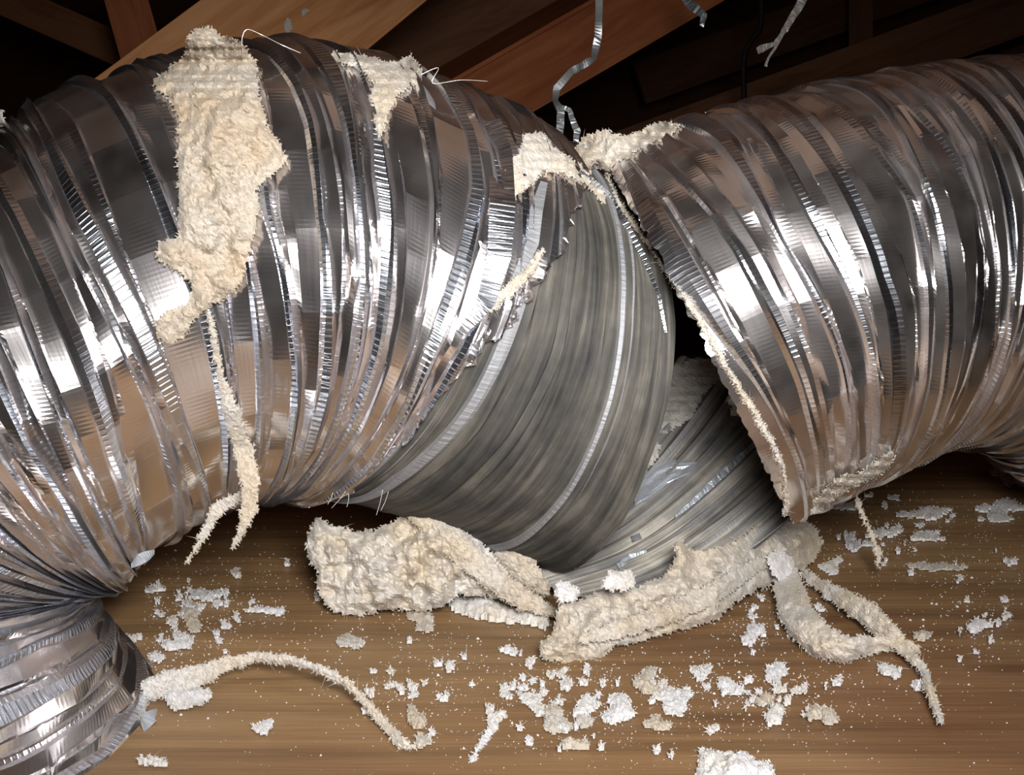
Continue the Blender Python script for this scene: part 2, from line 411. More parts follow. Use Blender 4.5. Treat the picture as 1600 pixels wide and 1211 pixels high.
def duct_wall(name, tube, pitch, mat, parent, seed, lo=None, hi=None, nth=360, amp=1.0, wob=.22, poly=True, dr=0.0, crush=1.0, solid=.00025):
    """lo, hi: functions theta -> length where the (torn) wall begins and ends"""
    rng = np.random.default_rng(seed)
    th = np.linspace(0, 2 * math.pi, nth, endpoint=False)
    npitch = int(round(tube.L / pitch)); pitch = tube.L / npitch
    #        width, height at start, rib flag of the strip
    prof = [(.38, .0000, 0.0), (.03, .0002, .4), (.12, .0012, 1.0), (.12, .0015, 1.0), (.03, .0009, .3),
            (.19, -.0003, 0.0), (.05, .0006, .7), (.08, .0002, 0.0)]
    S, D, RB = [], [], []
    bnd = [(k + wob * pwl(rng, th, 9) + .12 * pwl(rng, th, 4)) for k in range(npitch + 1)]
    for k in range(npitch):
        A = rng.uniform(.55, 1.35) * amp
        sw = np.zeros((len(prof), nth))
        for j, (wd, hh, rb) in enumerate(prof):
            sw[j] = wd * np.exp(.75 * crush * pwl(rng, th, int(rng.integers(5, 13))) + .3 * rng.normal())
        cs = np.vstack([np.zeros(nth), np.cumsum(sw, 0)[:-1]]) / sw.sum(0)
        flip = rng.random() < (.3 if poly else .7)
        M = int(rng.integers(15, 34)); ph = rng.random() * 7
        seg = 2 * math.pi / M
        pol = (np.cos(seg / 2) / np.cos(((th + ph) % seg) - seg / 2) - 1) if poly else 0 * th
        fx = (th + ph) / seg; fi = np.floor(fx).astype(int); cj = rng.normal(0, .00075 * (16 / M) ** .5, M)

        facet = cj[fi % M] * (1 - (fx - fi)) + cj[(fi + 1) % M] * (fx - fi)

        for j, (wd, hh, rb) in enumerate(prof):
            s = bnd[k] + (bnd[k + 1] - bnd[k]) * cs[j]
            S.append(s * pitch)
            h_ = A * hh * (1 if not flip else .45) + amp * .00052 * crush * pwl(rng, th, int(rng.integers(6, 16)))
            flat = 1.0 if rb < .3 else .35
            D.append(h_ + flat * (facet * (1 if j in (0, 1) else .6)) + pol * .06 * flat + dr)
            RB.append(rb * (1 if not flip else (.5 if poly else 0)))
    S.append(bnd[-1] * pitch); D.append(np.zeros(nth) + dr); RB.append(0)
    S = np.array(S); D = np.array(D)
    S = np.clip(S, 0, tube.L)
    lo_a = np.array([lo(t) for t in th]) if lo else np.zeros(nth)
    hi_a = np.array([hi(t) for t in th]) if hi else np.full(nth, tube.L)
    S = np.clip(S, lo_a[None], hi_a[None])
    TH = np.broadcast_to(th, S.shape)
    pts = tube.point(S, TH, D)
    n0, n1 = S.shape
    verts = pts.reshape(-1, 3)
    idx = np.arange(n0 * n1).reshape(n0, n1)
    a = idx[:-1]; b = idx[1:]; a2 = np.roll(a, -1, 1); b2 = np.roll(b, -1, 1)
    ok = ((S[1:] - S[:-1]) + np.roll(S[1:] - S[:-1], -1, 1)) > 1e-6
    quads = np.stack([a, a2, b2, b], -1)
    rows = np.broadcast_to(np.arange(n0 - 1)[:, None], ok.shape)[ok]
    cols = np.broadcast_to(np.arange(n1)[None], ok.shape)[ok]
    quads = quads[ok]
    o = mesh(name, verts, quads, mat, parent)
    me = o.data
    # ring coordinates: x along the duct, y around it, in metres
    uvl = me.uv_layers.new(name='ringmap')
    rr = tube.k[:, 9].mean()
    Su = S
    uu = np.stack([Su[rows, cols], Su[rows, (cols + 1) % n1], Su[rows + 1, (cols + 1) % n1], Su[rows + 1, cols]], -1)
    tv = np.stack([th[cols], th[cols] + 2 * math.pi / n1, th[cols] + 2 * math.pi / n1, th[cols]], -1) * rr
    uvl.data.foreach_set('uv', np.stack([uu, tv], -1).reshape(-1).astype(np.float32))
    at = me.attributes.new('rib', 'FLOAT', 'FACE')
    at.data.foreach_set('value', np.array(RB, dtype=np.float32)[rows])
    if solid:
        md = o.modifiers.new('thickness', 'SOLIDIFY'); md.thickness = solid; md.offset = -1; md.use_rim = True
    return o

tear = np.random.default_rng(5)
_jag = tear.normal(0, 1, 720)
def jag(t, a=.0006):
    i = int(t / (2 * math.pi) * 720) % 720
    return a * .6 * _jag[i] + a * .8 * _jag[(i // 3 * 3 + 11) % 720] + a * 1.6 * math.sin(7 * t + 3 * math.sin(3 * t))

# --- left duct
LK = [
    wring((-.1340, .212, .002), (.14, -.08, 1), (-1, 0, .14), .0610),
    wring((-.164, .244, .018), (.0, .10, 1), (-1, 0, 0), .0600),
    wring((-.157, .265, .047), (.50, .25, .83), (-.85, 0, .5), .0600),
    ring((-40, 262), (212, 880), .288, 2),
    ring((55, 190), (300, 812), .297, 8),
    ring((200, 130), (345, 790), .299, 13),
    ring((390, 85), (395, 772), .300, 20),
    ring((540, 92), (418, 768), .302, 24),
    ring((665, 128), (455, 768), .304, 27),
    ring((762, 162), (560, 790), .310, 29),
    ring((835, 222), (700, 842), .316, 31),
    ring((893, 262), (846, 896), .322, 30),
]
TL = Tube(LK)
left = empty('flexible_duct', (-.139, .236, 0), 'shiny crinkled foil duct arching up from the lower left, torn open in the middle', 'duct')
S_END = TL.L
def shiny_end(t):
    # t=0 top, 90 deg faces the camera, 180 bottom
    a = math.degrees(t) % 360
    xs = [0, 25, 40, 55, 75, 95, 120, 150, 180, 240, 300, 340, 360]
    k10, k9, k8, k7 = TL.t[10], TL.t[9], TL.t[8], TL.t[7]
    ys = [TL.t[11] - .006, k10 + .004, k10 - .006, k9 + .004, k9 - .005, k8 + .004, k8 - .004, k8 - .006, k8, k9, k9, TL.t[11] - .01, TL.t[11] - .006]
    return float(np.interp(a, xs, ys)) + jag(t, .0009)
duct_wall('foil_wall', TL, .0088, M_foil, left, 11, crush=1.7, wob=.38, hi=shiny_end, dr=.0012)
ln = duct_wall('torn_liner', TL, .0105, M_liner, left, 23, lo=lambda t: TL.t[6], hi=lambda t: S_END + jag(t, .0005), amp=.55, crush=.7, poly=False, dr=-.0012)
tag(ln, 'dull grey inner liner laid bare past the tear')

# --- right duct
def mouth(t):
    a = math.degrees(t) % 360
    return float(np.interp(a, [0, 30, 150, 185, 215, 320, 345, 360], [.002, .0005, .0005, .004, .045, .05, .012, .002])) + abs(jag(t, .0003))
RK = [
    ring((938, 258), (1226, 812), .312, 1),
    ring((1010, 213), (1262, 797), .315, 12),
    ring((1130, 177), (1292, 778), .320, 24),
    ring((1290, 138), (1335, 752), .330, 32),
    ring((1430, 115), (1420, 702), .345, 33),
    ring((1600, 110), (1478, 690), .360, 33),
    ring((1760, 180), (1530, 702), .372, 33),
    ring((1900, 330), (1590, 740), .385, 30),
    wring((.262, .40, .048), (.35, .3, -.9), (.9, .1, .3), .05),
]
TR = Tube(RK)
right = empty('flexible_duct', (.12, .33, 0), 'foil duct on the right with a ragged torn mouth facing the gap', 'duct')
duct_wall('foil_wall', TR, .0086, M_foil_warm, right, 37, crush=1.5, wob=.33, lo=mouth)

# --- the opened-out strip of wall lying in the gap
def grid_sheet(name, ribs, mat, parent, seed, nu=90, sub=9, amp=.0007, solid=.0004):
    R = np.array([[list(P(*p)) for p in rb] for rb in ribs])      # ribs x points x 3
    def cr(A, n):
        A = np.asarray(A); m = len(A); out = []
        for x in np.linspace(0, m - 1, n):
            i = min(int(x), m - 2); f = x - i
            p0 = A[max(i - 1, 0)]; p1 = A[i]; p2 = A[i + 1]; p3 = A[min(i + 2, m - 1)]
            out.append(.5 * ((2 * p1) + (p2 - p0) * f + (2 * p0 - 5 * p1 + 4 * p2 - p3) * f * f + (3 * p1 - p0 - 3 * p2 + p3) * f ** 3))
        return np.array(out)
    G = np.array([cr(rb, nu) for rb in R])                        # ribs x nu x 3
    G = np.array([cr(G[:, j], (len(ribs) - 1) * sub + 1) for j in range(nu)]).transpose(1, 0, 2)
    rng = np.random.default_rng(seed)
    m, n = G.shape[:2]
    x = np.linspace(0, 2, n)
    fold = np.zeros((m, n)); rib = np.zeros(m - 1)
    for i in range(m):
        k = i % 4
        h_ = [0, .0011, .0014, .0002][k]
        fold[i] = amp / .0007 * (h_ + .0007 * pwl(rng, x, 12))
        if i < m - 1: rib[i] = [.1, .9, .2, 0][k] * (rng.random() > .45)
    du = np.gradient(G, axis=1); dv = np.gradient(G, axis=0)
    nn = np.cross(du, dv); nn /= np.linalg.norm(nn, axis=-1, keepdims=True)
    tocam = np.array(CAM) - G
    nn *= np.sign((nn * tocam).sum(-1, keepdims=True))
    G = G + nn * fold[..., None]
    idx = np.arange(m * n).reshape(m, n)
    quads = np.stack([idx[:-1, :-1], idx[:-1, 1:], idx[1:, 1:], idx[1:, :-1]], -1).reshape(-1, 4)
    o = mesh(name, G.reshape(-1, 3), quads, mat, parent)
    me = o.data
    uvl = me.uv_layers.new(name='ringmap')
    sx = np.linspace(0, .1, m); ty = np.linspace(0, .1, n)
    SX, TY = np.meshgrid(sx, ty, indexing='ij')
    q = lambda A: np.stack([A[:-1, :-1], A[:-1, 1:], A[1:, 1:], A[1:, :-1]], -1).reshape(-1, 4)
    uvl.data.foreach_set('uv', np.stack([q(SX), q(TY)], -1).reshape(-1).astype(np.float32))
    at = me.attributes.new('rib', 'FLOAT', 'FACE')
    at.data.foreach_set('value', np.repeat(rib, n - 1).astype(np.float32))
    md = o.modifiers.new('thickness', 'SOLIDIFY'); md.thickness = solid; md.offset = 0
    return o
RIBS = [
    [(880, 800, .345), (950, 720, .360), (1010, 630, .375), (1060, 560, .385)],
    [(870, 850, .333), (965, 765, .350), (1050, 660, .368), (1115, 565, .382)],
    [(850, 885, .322), (970, 815, .340), (1080, 710, .358), (1165, 600, .375)],
    [(845, 905, .315), (985, 850, .328), (1110, 755, .345), (1215, 650, .362)],
    [(870, 925, .312), (1010, 880, .320), (1130, 800, .334), (1240, 700, .350)],
    [(930, 940, .310), (1050, 900, .315), (1150, 840, .325), (1245, 760, .338)],
    [(1000, 945, .309), (1090, 912, .312), (1180, 860, .318), (1245, 808, .326)],
]
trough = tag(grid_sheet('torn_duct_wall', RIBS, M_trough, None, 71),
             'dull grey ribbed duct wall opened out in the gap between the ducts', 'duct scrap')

# ------------------------------------------------------------------ ray hits on what is built
bpy.context.view_layer.update()
def bvh_of(objs):
    vs, fs = [], []
    for o in objs:
        mw = o.matrix_world; base = len(vs)
        vs += [mw @ v.co for v in o.data.vertices]
        fs += [tuple(base + i for i in p.vertices) for p in o.data.polygons]
    return BVHTree.FromPolygons(vs, fs)
BV = bvh_of([o for o in bpy.data.objects if o.name.startswith(('foil_wall', 'torn_liner', 'torn_duct_wall'))])
BVT = bvh_of([trough])
def hit_t(px, py):
    h_ = BVT.ray_cast(CAM, ray(px, py).normalized())
    return None if h_[0] is None else (h_[0] - CAM).dot(FW)
def hit(px, py):
    r = ray(px, py)
    h_ = BV.ray_cast(CAM, r.normalized())
    if h_[0] is None: return None
    return (h_[0] - CAM).dot(FW)

# ------------------------------------------------------------------ lint
def fbm(x, y, z, o=4):
    s, a = 0.0, 1.0
    for _ in range(o):
        s += a * mnoise.noise(V((x, y, z))); x *= 2.1; y *= 2.1; z *= 2.1; a *= .5
    return s
def idw(ctrl):
    A = np.array(ctrl, float)
    def f(x, y):
        d2 = (A[:, 0] - x) ** 2 + (A[:, 1] - y) ** 2 + 4.0
        w_ = d2 ** -1.5
        return float((w_ * A[:, 2]).sum() / w_.sum())
    return f
def on_duct(outline, lo=.15, hi=.45, off=.0006, step=14, extra=(), hit=hit):
    xs = [p[0] for p in outline]; ys = [p[1] for p in outline]
    pts = []
    for x in np.arange(min(xs) - 6, max(xs) + 7, step):
        for y in np.arange(min(ys) - 6, max(ys) + 7, step):
            d = hit(x, y)
            if d and lo < d < hi: pts.append((x, y, d - off))
    pts += list(extra)
    A = np.array(pts)
    def f(x, y):
        d2 = (A[:, 0] - x) ** 2 + (A[:, 1] - y) ** 2 + 16
        k = np.argsort(d2)[:9]; w_ = 1 / d2[k] ** 1.2
        return float((w_ * A[k, 2]).sum() / w_.sum())
    return f
def on_floor(x, y):
    return floor_d(x, y, .0004)
def standing(y0, x0=None, lean=.10):
    """upright on the floor: foot at pixel row y0"""
    def f(x, y):
        b = floor_d(x, y0, .0)
        return b + max(0, (y0 - y)) / F * b * lean - .001
    return f

def lint(name, outline, depth, thick, mat, seed, parent=None, step=4.0, spikes=1.0, ew=26.0, rough=1.0, lift=None, smoothgrain=False):
    rng = np.random.default_rng(seed)
    O = np.array(outline, float)
    # ragged outline
    den = []
    for i in range(len(O)):
        a, b = O[i], O[(i + 1) % len(O)]
        n = max(1, int(np.hypot(*(b - a)) / 3))
        for k in range(n): den.append(a + (b - a) * k / n)
    den = np.array(den)
    den = den + np.array([[2.6 * rough * fbm(p[0] * .09, p[1] * .09, seed * 1.7), 2.6 * rough * fbm(p[0] * .09, p[1] * .09, seed + 31.3)] for p in den])
    den = den + rng.normal(0, .8 * rough, den.shape)
    x0, y0 = den.min(0) - step; x1, y1 = den.max(0) + step
    nx = int((x1 - x0) / step) + 2; ny = int((y1 - y0) / step) + 2
    X, Y = np.meshgrid(x0 + step * np.arange(nx), y0 + step * np.arange(ny), indexing='ij')
    X = X + rng.uniform(-.3, .3, X.shape) * step; Y = Y + rng.uniform(-.3, .3, Y.shape) * step
    px, py = X.ravel(), Y.ravel()
    inside = np.zeros(px.shape, bool)
    j = len(den) - 1
    for i in range(len(den)):
        xi, yi = den[i]; xj, yj = den[j]
        c = ((yi > py) != (yj > py))
        if c.any():
            xc = (xj - xi) * (py - yi) / ((yj - yi) if yj != yi else 1e-9) + xi
            inside ^= c & (px < xc)
        j = i
    inside = inside.reshape(X.shape)
    cell = (inside[:-1, :-1].astype(int) + inside[1:, :-1] + inside[1:, 1:] + inside[:-1, 1:]) >= 3
    if not cell.any(): return None
    used = np.zeros(X.shape, bool)
    used[:-1, :-1] |= cell; used[1:, :-1] |= cell; used[1:, 1:] |= cell; used[:-1, 1:] |= cell
    ii = np.argwhere(used)
    vid = -np.ones(X.shape, int); vid[used] = np.arange(len(ii))
    front, back = [], []
    def toward(x, y):
        r = ray(x, y); return -r.normalized()
    for (a, b) in ii:
        x, y = X[a, b], Y[a, b]
        e = float(np.sqrt(((den - (x, y)) ** 2).sum(1).min()))
        dm = math.sqrt(max(0.0, 1 - (1 - min(1, e / ew)) ** 2))
        d = depth(x, y)
        p = P(x, y, d)
        lump = .62 + .75 * fbm(x * .016, y * .016, seed * 3.1, 3) + .25 * fbm(x * .075, y * .075, seed + 9.0, 2)
        t = thick * dm * max(.12, lump) + .00040 * rng.random() * rough + .0003 * fbm(x * .2, y * .2, seed, 2)
        n = toward(x, y) if lift is None else V(lift)
        front.append(p + n * max(t, .0002)); back.append(p - n * (.0004 if lift is None else 0.0))
    nf = len(front)
    verts = front + back; faces = []
    ne = {}
    for a, b in np.argwhere(cell):
        q = [vid[a, b], vid[a, b + 1], vid[a + 1, b + 1], vid[a + 1, b]]
        faces.append(q); faces.append([i + nf for i in q[::-1]])
        for k in range(4):
            e = (q[k], q[(k + 1) % 4])
            if (e[1], e[0]) in ne: del ne[(e[1], e[0])]
            else: ne[e] = 1
    for (a, b) in ne: faces.append([b, a, a + nf, b + nf])
    # fluff: little crystals and fibres standing off the surface and the rim
    rim = list({a for e in ne for a in e})
    def spike(base, dirv, ln, wd):
        k = len(verts)
        s = dirv.orthogonal().normalized()
        s2 = dirv.cross(s).normalized()
        an = rng.random() * 6.28
        for q_ in range(3):
            aa = an + q_ * 2.094
            verts.append(base + (s * math.cos(aa) + s2 * math.sin(aa)) * wd)
        verts.append(base + dirv * ln)
        faces.extend([[k, k + 1, k + 3], [k + 1, k + 2, k + 3], [k + 2, k, k + 3]])
    u = .00019   # a pixel at working distance
    for i in rim:
        for _ in range(rng.poisson(1.5 * spikes)):
            dv = V(rng.normal(0, 1, 3)); dv = dv.normalized()
            spike(front[i] * .6 + back[i] * .4 if lift is None else front[i], dv, u * rng.uniform(1.5, 5), u * rng.uniform(.7, 1.5))
        if rng.random() < .05 * spikes:
            dv = V(rng.normal(0, 1, 3)).normalized(); spike(front[i], dv, u * rng.uniform(8, 20), u * .3)
    for i in range(nf):
        for _ in range(rng.poisson(.55 * spikes)):
            dv = (V(rng.normal(0, .7, 3)) - ray(800, 600)).normalized()
            spike(V(front[i]), dv, u * rng.uniform(.8, 2.6), u * rng.uniform(.6, 1.5))
    ob = mesh(name, verts, faces, mat, parent)
    fl_ = np.zeros(len(ob.data.polygons), bool); fl_[:len(faces)] = True
    
    return ob

def stroke(pts):
    """outline polygon around a list of (x, y, width, [depth])"""
    L_, R_ = [], []
    n = len(pts)
    for i, p in enumerate(pts):
        a = pts[max(i - 1, 0)]; b = pts[min(i + 1, n - 1)]
        dx, dy = b[0] - a[0], b[1] - a[1]; l = math.hypot(dx, dy) or 1
        nx, ny = -dy / l, dx / l
        L_.append((p[0] + nx * p[2] / 2, p[1] + ny * p[2] / 2)); R_.append((p[0] - nx * p[2] / 2, p[1] - ny * p[2] / 2))
    return L_ + R_[::-1]
def strand(name, pts, thick, mat, seed, parent=None, step=3.2, depth=None, spikes=1.0, rough=1.0):
    ctrl = []
    for i in range(len(pts) - 1):
        a, b = pts[i], pts[i + 1]
        for k in range(8):
            f = k / 8; ctrl.append((a[0] + (b[0] - a[0]) * f, a[1] + (b[1] - a[1]) * f, a[3] + (b[3] - a[3]) * f))
    ctrl.append((pts[-1][0], pts[-1][1], pts[-1][3]))
    w_ = float(np.mean([p[2] for p in pts]))
    return lint(name, stroke(pts), depth or idw(ctrl), thick, mat, seed, parent, step=step, ew=w_ * .5, spikes=spikes, rough=rough)
def fd(x, y, up=0.0): return floor_d(x, y, up)

# draped sheet on the left duct
o1 = [(305, 45), (330, 42), (345, 55), (375, 65), (400, 95), (405, 150), (420, 200), (450, 245), (440, 262), (405, 292), (402, 350),
      (385, 420), (372, 452), (330, 480), (300, 502), (287, 530), (262, 538), (240, 522), (243, 500), (262, 485), (292, 474), (302, 450),
      (280, 425), (245, 405), (245, 375), (277, 370), (278, 300), (275, 220), (280, 190), (262, 150), (240, 140), (240, 125), (262, 110),
      (290, 85), (290, 60)]
tag(lint('lint_sheet', o1, on_duct(o1, off=.0012, extra=[(x, y, min(hit(x, q) or 1 for q in (100, 108, 116, 124)) - .002) for x in range(270, 404, 10) for y in (44, 58, 72, 86)]), .0050, M_lint_tan, 1),
    'long cream lint sheet draped over the top of the left duct', 'lint')
o2 = [(325, 486, 8), (345, 585, 13), (360, 640, 26), (378, 700, 30), (392, 755, 30), (388, 800, 26), (376, 830, 14), (364, 856, 6)]
tag(strand('lint_strand', [(x, y, w_, (hit(x, y) or .262) - .001 if y < 740 else .262) for x, y, w_ in o2], .0022, M_lint, 2),
    'ragged lint strand hanging below the draped sheet off the left duct', 'lint')
tag(strand('lint_strand', [(378, 772, 12, .270), (340, 795, 22, .272), (318, 835, 12, .272), (292, 880, 5, .272)], .0016, M_lint, 3),
    'thin lint wisp trailing down-left beside the hanging strand', 'lint')
o3 = [(512, 78), (560, 84), (600, 95), (622, 96), (640, 85), (662, 112), (655, 128), (620, 150), (606, 180), (598, 222), (590, 205), (576, 150), (583, 128), (560, 106), (520, 94)]
tag(lint('lint_tuft', o3, on_duct(o3), .0030, M_lint, 4, step=3.4), 'cream lint tuft on top of the left duct, right of the draped sheet', 'lint')
o4 = [(822, 208), (850, 207), (866, 232), (892, 246), (915, 262), (950, 308), (945, 322), (915, 286), (880, 272), (850, 266), (838, 282), (800, 310), (788, 300), (792, 255), (812, 240)]
tag(lint('lint_tuft', o4, on_duct(o4), .0022, M_lint, 5, step=3.2), 'lint tuft on the upper lip of the tear in the left duct', 'lint')
o5 = [(888, 246), (915, 210), (945, 203), (980, 212), (1015, 196), (1040, 187), (1062, 196), (1045, 212), (995, 236), (962, 254), (950, 268), (925, 264), (905, 252)]
tag(lint('lint_tuft', o5, on_duct(o5, extra=[(890, 246, .30), (915, 225, .303), (905, 250, .302), (930, 260, .303)]), .0030, M_lint, 6, step=3.2),
    'cream lint tuft bridging from the tear to the mouth of the right duct', 'lint')
tag(strand('lint_wisp', [(1070, 192, 6, .308), (1100, 183, 11, .31), (1125, 177, 10, .312), (1152, 171, 4, .315)], .0012, M_lint, 7),
    'small grey lint wisp along the top of the right duct', 'lint')
tag(lint('lint_tuft', [(-12, 175), (4, 172), (9, 186), (4, 198), (-12, 196)], on_duct([(0, 180), (8, 196)]), .002, M_lint, 8, step=3),
    'tiny lint tuft on the left duct at the picture\'s left edge', 'lint')

# the big folded roll on the floor, left of centre
o6 = [(492, 804), (525, 822), (565, 829), (595, 822), (620, 812), (632, 802), (665, 795), (700, 806), (740, 831), (768, 862), (800, 905), (850, 937), (882, 958), (868, 968),
      (800, 944), (752, 930), (715, 930), (690, 950), (655, 958), (620, 952), (590, 957), (555, 965), (525, 957), (508, 945), (494, 916), (497, 893), (484, 880), (477, 851)]
roll = empty('lint_roll', P(640, 950, fd(640, 955)), 'big folded cream lint roll on the plywood under the left duct', 'lint')
roll.location.z = 0
bpy.context.view_layer.update()
f6 = standing(962, lean=.25)
lint('lint_body', o6, f6, .014, M_lint_pale, 9, roll, step=3.6, ew=60)
f6b = lambda x, y: f6(x, y) - .0085
lint('folded_edge', stroke([(640, 806, 14), (680, 822, 44), (725, 862, 46), (770, 905, 40), (820, 938, 34), (872, 960, 14)]), f6b, .0045, M_lint, 10, roll, step=3.4, ew=24)
o7 = [(765, 866), (798, 852), (832, 868), (848, 896), (862, 922), (850, 934), (820, 920), (790, 896)]
tag(lint('lint_lump', o7, lambda x, y: .308, .006, M_lint, 11, step=3.4), 'small lint lump behind the folded roll, touching the grey liner', 'lint')
o8 = [(872, 945), (905, 938), (930, 925), (1000, 915), (1040, 895), (1052, 880), (1053, 850), (1064, 841), (1082, 862), (1140, 850), (1190, 820), (1232, 811), (1270, 818), (1288, 850),
      (1270, 880), (1220, 905), (1160, 935), (1122, 968), (1050, 990), (960, 1012), (938, 1032), (880, 1038), (846, 1030), (842, 1005), (862, 995), (868, 965)]
def f8(x, y):
    yb = float(np.interp(x, [845, 960, 1120, 1220, 1285], [1038, 1015, 972, 915, 878]))
    b = floor_d(x, yb, 0)
    return b + max(0, yb - y) / F * b * .55 - .001
band = empty('lint_roll', P(1050, 985, fd(1050, 985)), 'long cream lint roll on the plywood below the grey torn wall', 'lint')
band.location.z = 0
bpy.context.view_layer.update()
lint('lint_body', o8, f8, .0085, M_lint, 12, band, step=3.6, ew=45)
lint('folded_edge', stroke([(905, 1000, 16), (960, 985, 30), (1040, 960, 34), (1110, 930, 34), (1170, 890, 26), (1215, 865, 10)]), lambda x, y: f8(x, y) - .0055, .0035, M_lint, 13, band, step=3.4, ew=20)
for i, (o_, lb) in enumerate([
        ([(945, 902), (952, 890), (968, 893), (985, 889), (993, 905), (992, 920), (960, 926), (942, 918)], 'white lint puff on the upper edge of the long roll'),
        ([(868, 914), (880, 905), (895, 912), (905, 925), (898, 942), (876, 944), (866, 930)], 'pale lint puff between the folded roll and the long roll'),
        ([(1195, 868), (1215, 858), (1238, 870), (1246, 895), (1230, 912), (1205, 896)], 'white lint puff at the right end of the long roll')]):
    tag(lint('lint_puff', o_, (lambda q: (lambda x, y: f8(x, y) - q))(.010 if i != 1 else .002), .004, M_lint_white, 20 + i, step=3), lb, 'lint')
o10 = [(698, 940), (720, 932), (760, 940), (800, 955), (850, 965), (863, 975), (855, 985), (820, 976), (770, 974), (735, 966), (705, 955)]
tag(lint('lint_flake', o10, on_floor, .003, M_lint_white, 14, step=3.4, lift=(0, 0, 1), ew=16), 'white lint flake lying in front of the folded roll\'s right tail', 'lint')

# right-hand curls
def up_d(px, py, y_floor, back=.0):
    return floor_d(px, y_floor, 0) - back
pts = [(1218, 880, 30), (1228, 905, 46), (1236, 935, 52), (1250, 970, 56), (1285, 1005, 54), (1325, 1015, 44), (1360, 1008, 30), (1400, 1006, 20), (1440, 1016, 12)]
tag(strand('lint_curl', [(x, y, w_, floor_d(x, y + w_ / 2 + 3, .0)) for x, y, w_ in pts], .0062, M_lint_pale, 15, step=3.2),
    'thick pale lint curl hooking down from the long roll\'s right end', 'lint')
pts = [(1252, 893, 12), (1285, 915, 22), (1320, 938, 32), (1355, 958, 38), (1390, 990, 32), (1420, 1020, 18), (1443, 1045, 14), (1455, 1085, 17), (1470, 1130, 10)]
tag(strand('lint_curl', [(x, y, w_, floor_d(x, y + w_ / 2 + 10, .0)) for x, y, w_ in pts], .0044, M_lint_pale, 16, step=3.2),
    'long thin lint strip crossing over the thick curl at the right', 'lint')
# left floor strip that arches off the plywood
pts = [(222, 1082, 30), (262, 1068, 44), (305, 1058, 36), (345, 1040, 24), (400, 1026, 18), (450, 1030, 15), (500, 1045, 14), (545, 1070, 14), (575, 1100, 12), (600, 1130, 14), (625, 1160, 18), (648, 1168, 10)]
ups = [0, 4, 8, 14, 26, 34, 36, 26, 16, 6, 3, 2]
tag(strand('lint_strip', [(x, y, w_, floor_d(x, y + w_ / 2 + q, .0)) for (x, y, w_), q in zip(pts, ups)], .0022, M_lint_pale, 17, step=3),
    'thin pale lint strip arching over the plywood from the left duct\'s foot', 'lint')
tag(lint('lint_flake', [(255, 1092), (285, 1078), (325, 1078), (332, 1092), (310, 1104), (275, 1112), (262, 1104)], on_floor, .002, M_lint_white, 18, step=3, lift=(0, 0, 1), ew=12),
    'white lint flake just below the thick end of the arching strip', 'lint')
# thin strand right of the right duct's mouth
o19 = stroke([(1398, 706, 10), (1380, 725, 22), (1348, 745, 18), (1312, 758, 24), (1288, 780, 20), (1270, 800, 12)])
tag(lint('lint_strand', o19, on_duct(o19, off=.003), .0022, M_lint, 19, step=3.4, ew=10),
    'dusty lint band clinging under the right duct', 'lint')
o20 = stroke([(848, 385, 6), (836, 415, 12), (812, 440, 16), (786, 462, 18), (760, 486, 8)])
tag(lint('lint_wisp', o20, on_duct(o20, off=.0015), .0014, M_lint, 28, step=3, ew=7),
    'ragged lint wisp caught along the middle of the tear', 'lint')
tag(strand('lint_strand', [(1334, 757, 6, .333), (1345, 800, 8, .333), (1362, 835, 8, .332), (1374, 870, 11, .330), (1372, 892, 5, .328)], .0012, M_lint, 24, step=3),
    'thin tan lint strand hanging from the right duct onto the plywood', 'lint')
tag(lint('lint_flake', [(1414, 884), (1440, 879), (1480, 882), (1515, 885), (1510, 892), (1470, 892), (1440, 894)], on_floor, .0012, M_lint, 25, step=3, lift=(0, 0, 1), ew=7),
    'long flat tan lint flake right of the hanging strand\'s tip', 'lint')
tag(lint('lint_lump', [(1086, 1211), (1092, 1185), (1110, 1175), (1140, 1182), (1165, 1180), (1180, 1195), (1205, 1196), (1212, 1225), (1160, 1240), (1086, 1240)], on_floor, .0035, M_lint_white, 26, step=3.4, lift=(0, 0, 1)),
    'white lint lump at the bottom edge of the picture', 'lint')
mp_ = [(946, 268, 8), (965, 312, 7), (990, 350, 9), (1015, 385, 7), (1045, 430, 7), (1075, 472, 9), (1100, 510, 10), (1128, 560, 9), (1155, 605, 10), (1182, 650, 10), (1205, 690, 8), (1224, 730, 8), (1228, 775, 8), (1226, 806, 10)]
tag(strand('lint_strand', [(x, y, w_ * .75, .3105) for x, y, w_ in mp_], .0010, M_lint, 40, step=2.6, depth=on_duct([(x + 6, y) for x, y, _ in mp_], hi=.325, step=10)),
    'thin ragged rim of lint along the torn mouth of the right duct', 'lint')
# lint lying on the torn wall in the gap
for i, (o_, m_, t_, lb) in enumerate([
        ([(1030, 600), (1050, 572), (1090, 558), (1115, 562), (1128, 590), (1100, 615), (1085, 650), (1050, 672), (1010, 690), (1003, 700), (1010, 660)], M_lint_grey, .0018, 'grey lint mat at the top of the torn grey wall'),
        ([(1000, 690), (1035, 690), (1030, 715), (1000, 745), (960, 780), (940, 800), (905, 832), (885, 868), (868, 880), (870, 862), (905, 810), (950, 755), (978, 715)], M_lint_grey, .0022, 'grey lint strip along the left edge of the torn grey wall'),
        ([(1135, 625), (1148, 612), (1165, 630), (1160, 655), (1142, 650)], M_lint, .0016, 'small lint tuft inside the lip of the right duct')]):
    tag(lint('lint_mat', o_, on_duct(o_, hit=hit_t if i < 2 else hit), t_, m_, 30 + i, step=3.6, spikes=.7), lb, 'lint')

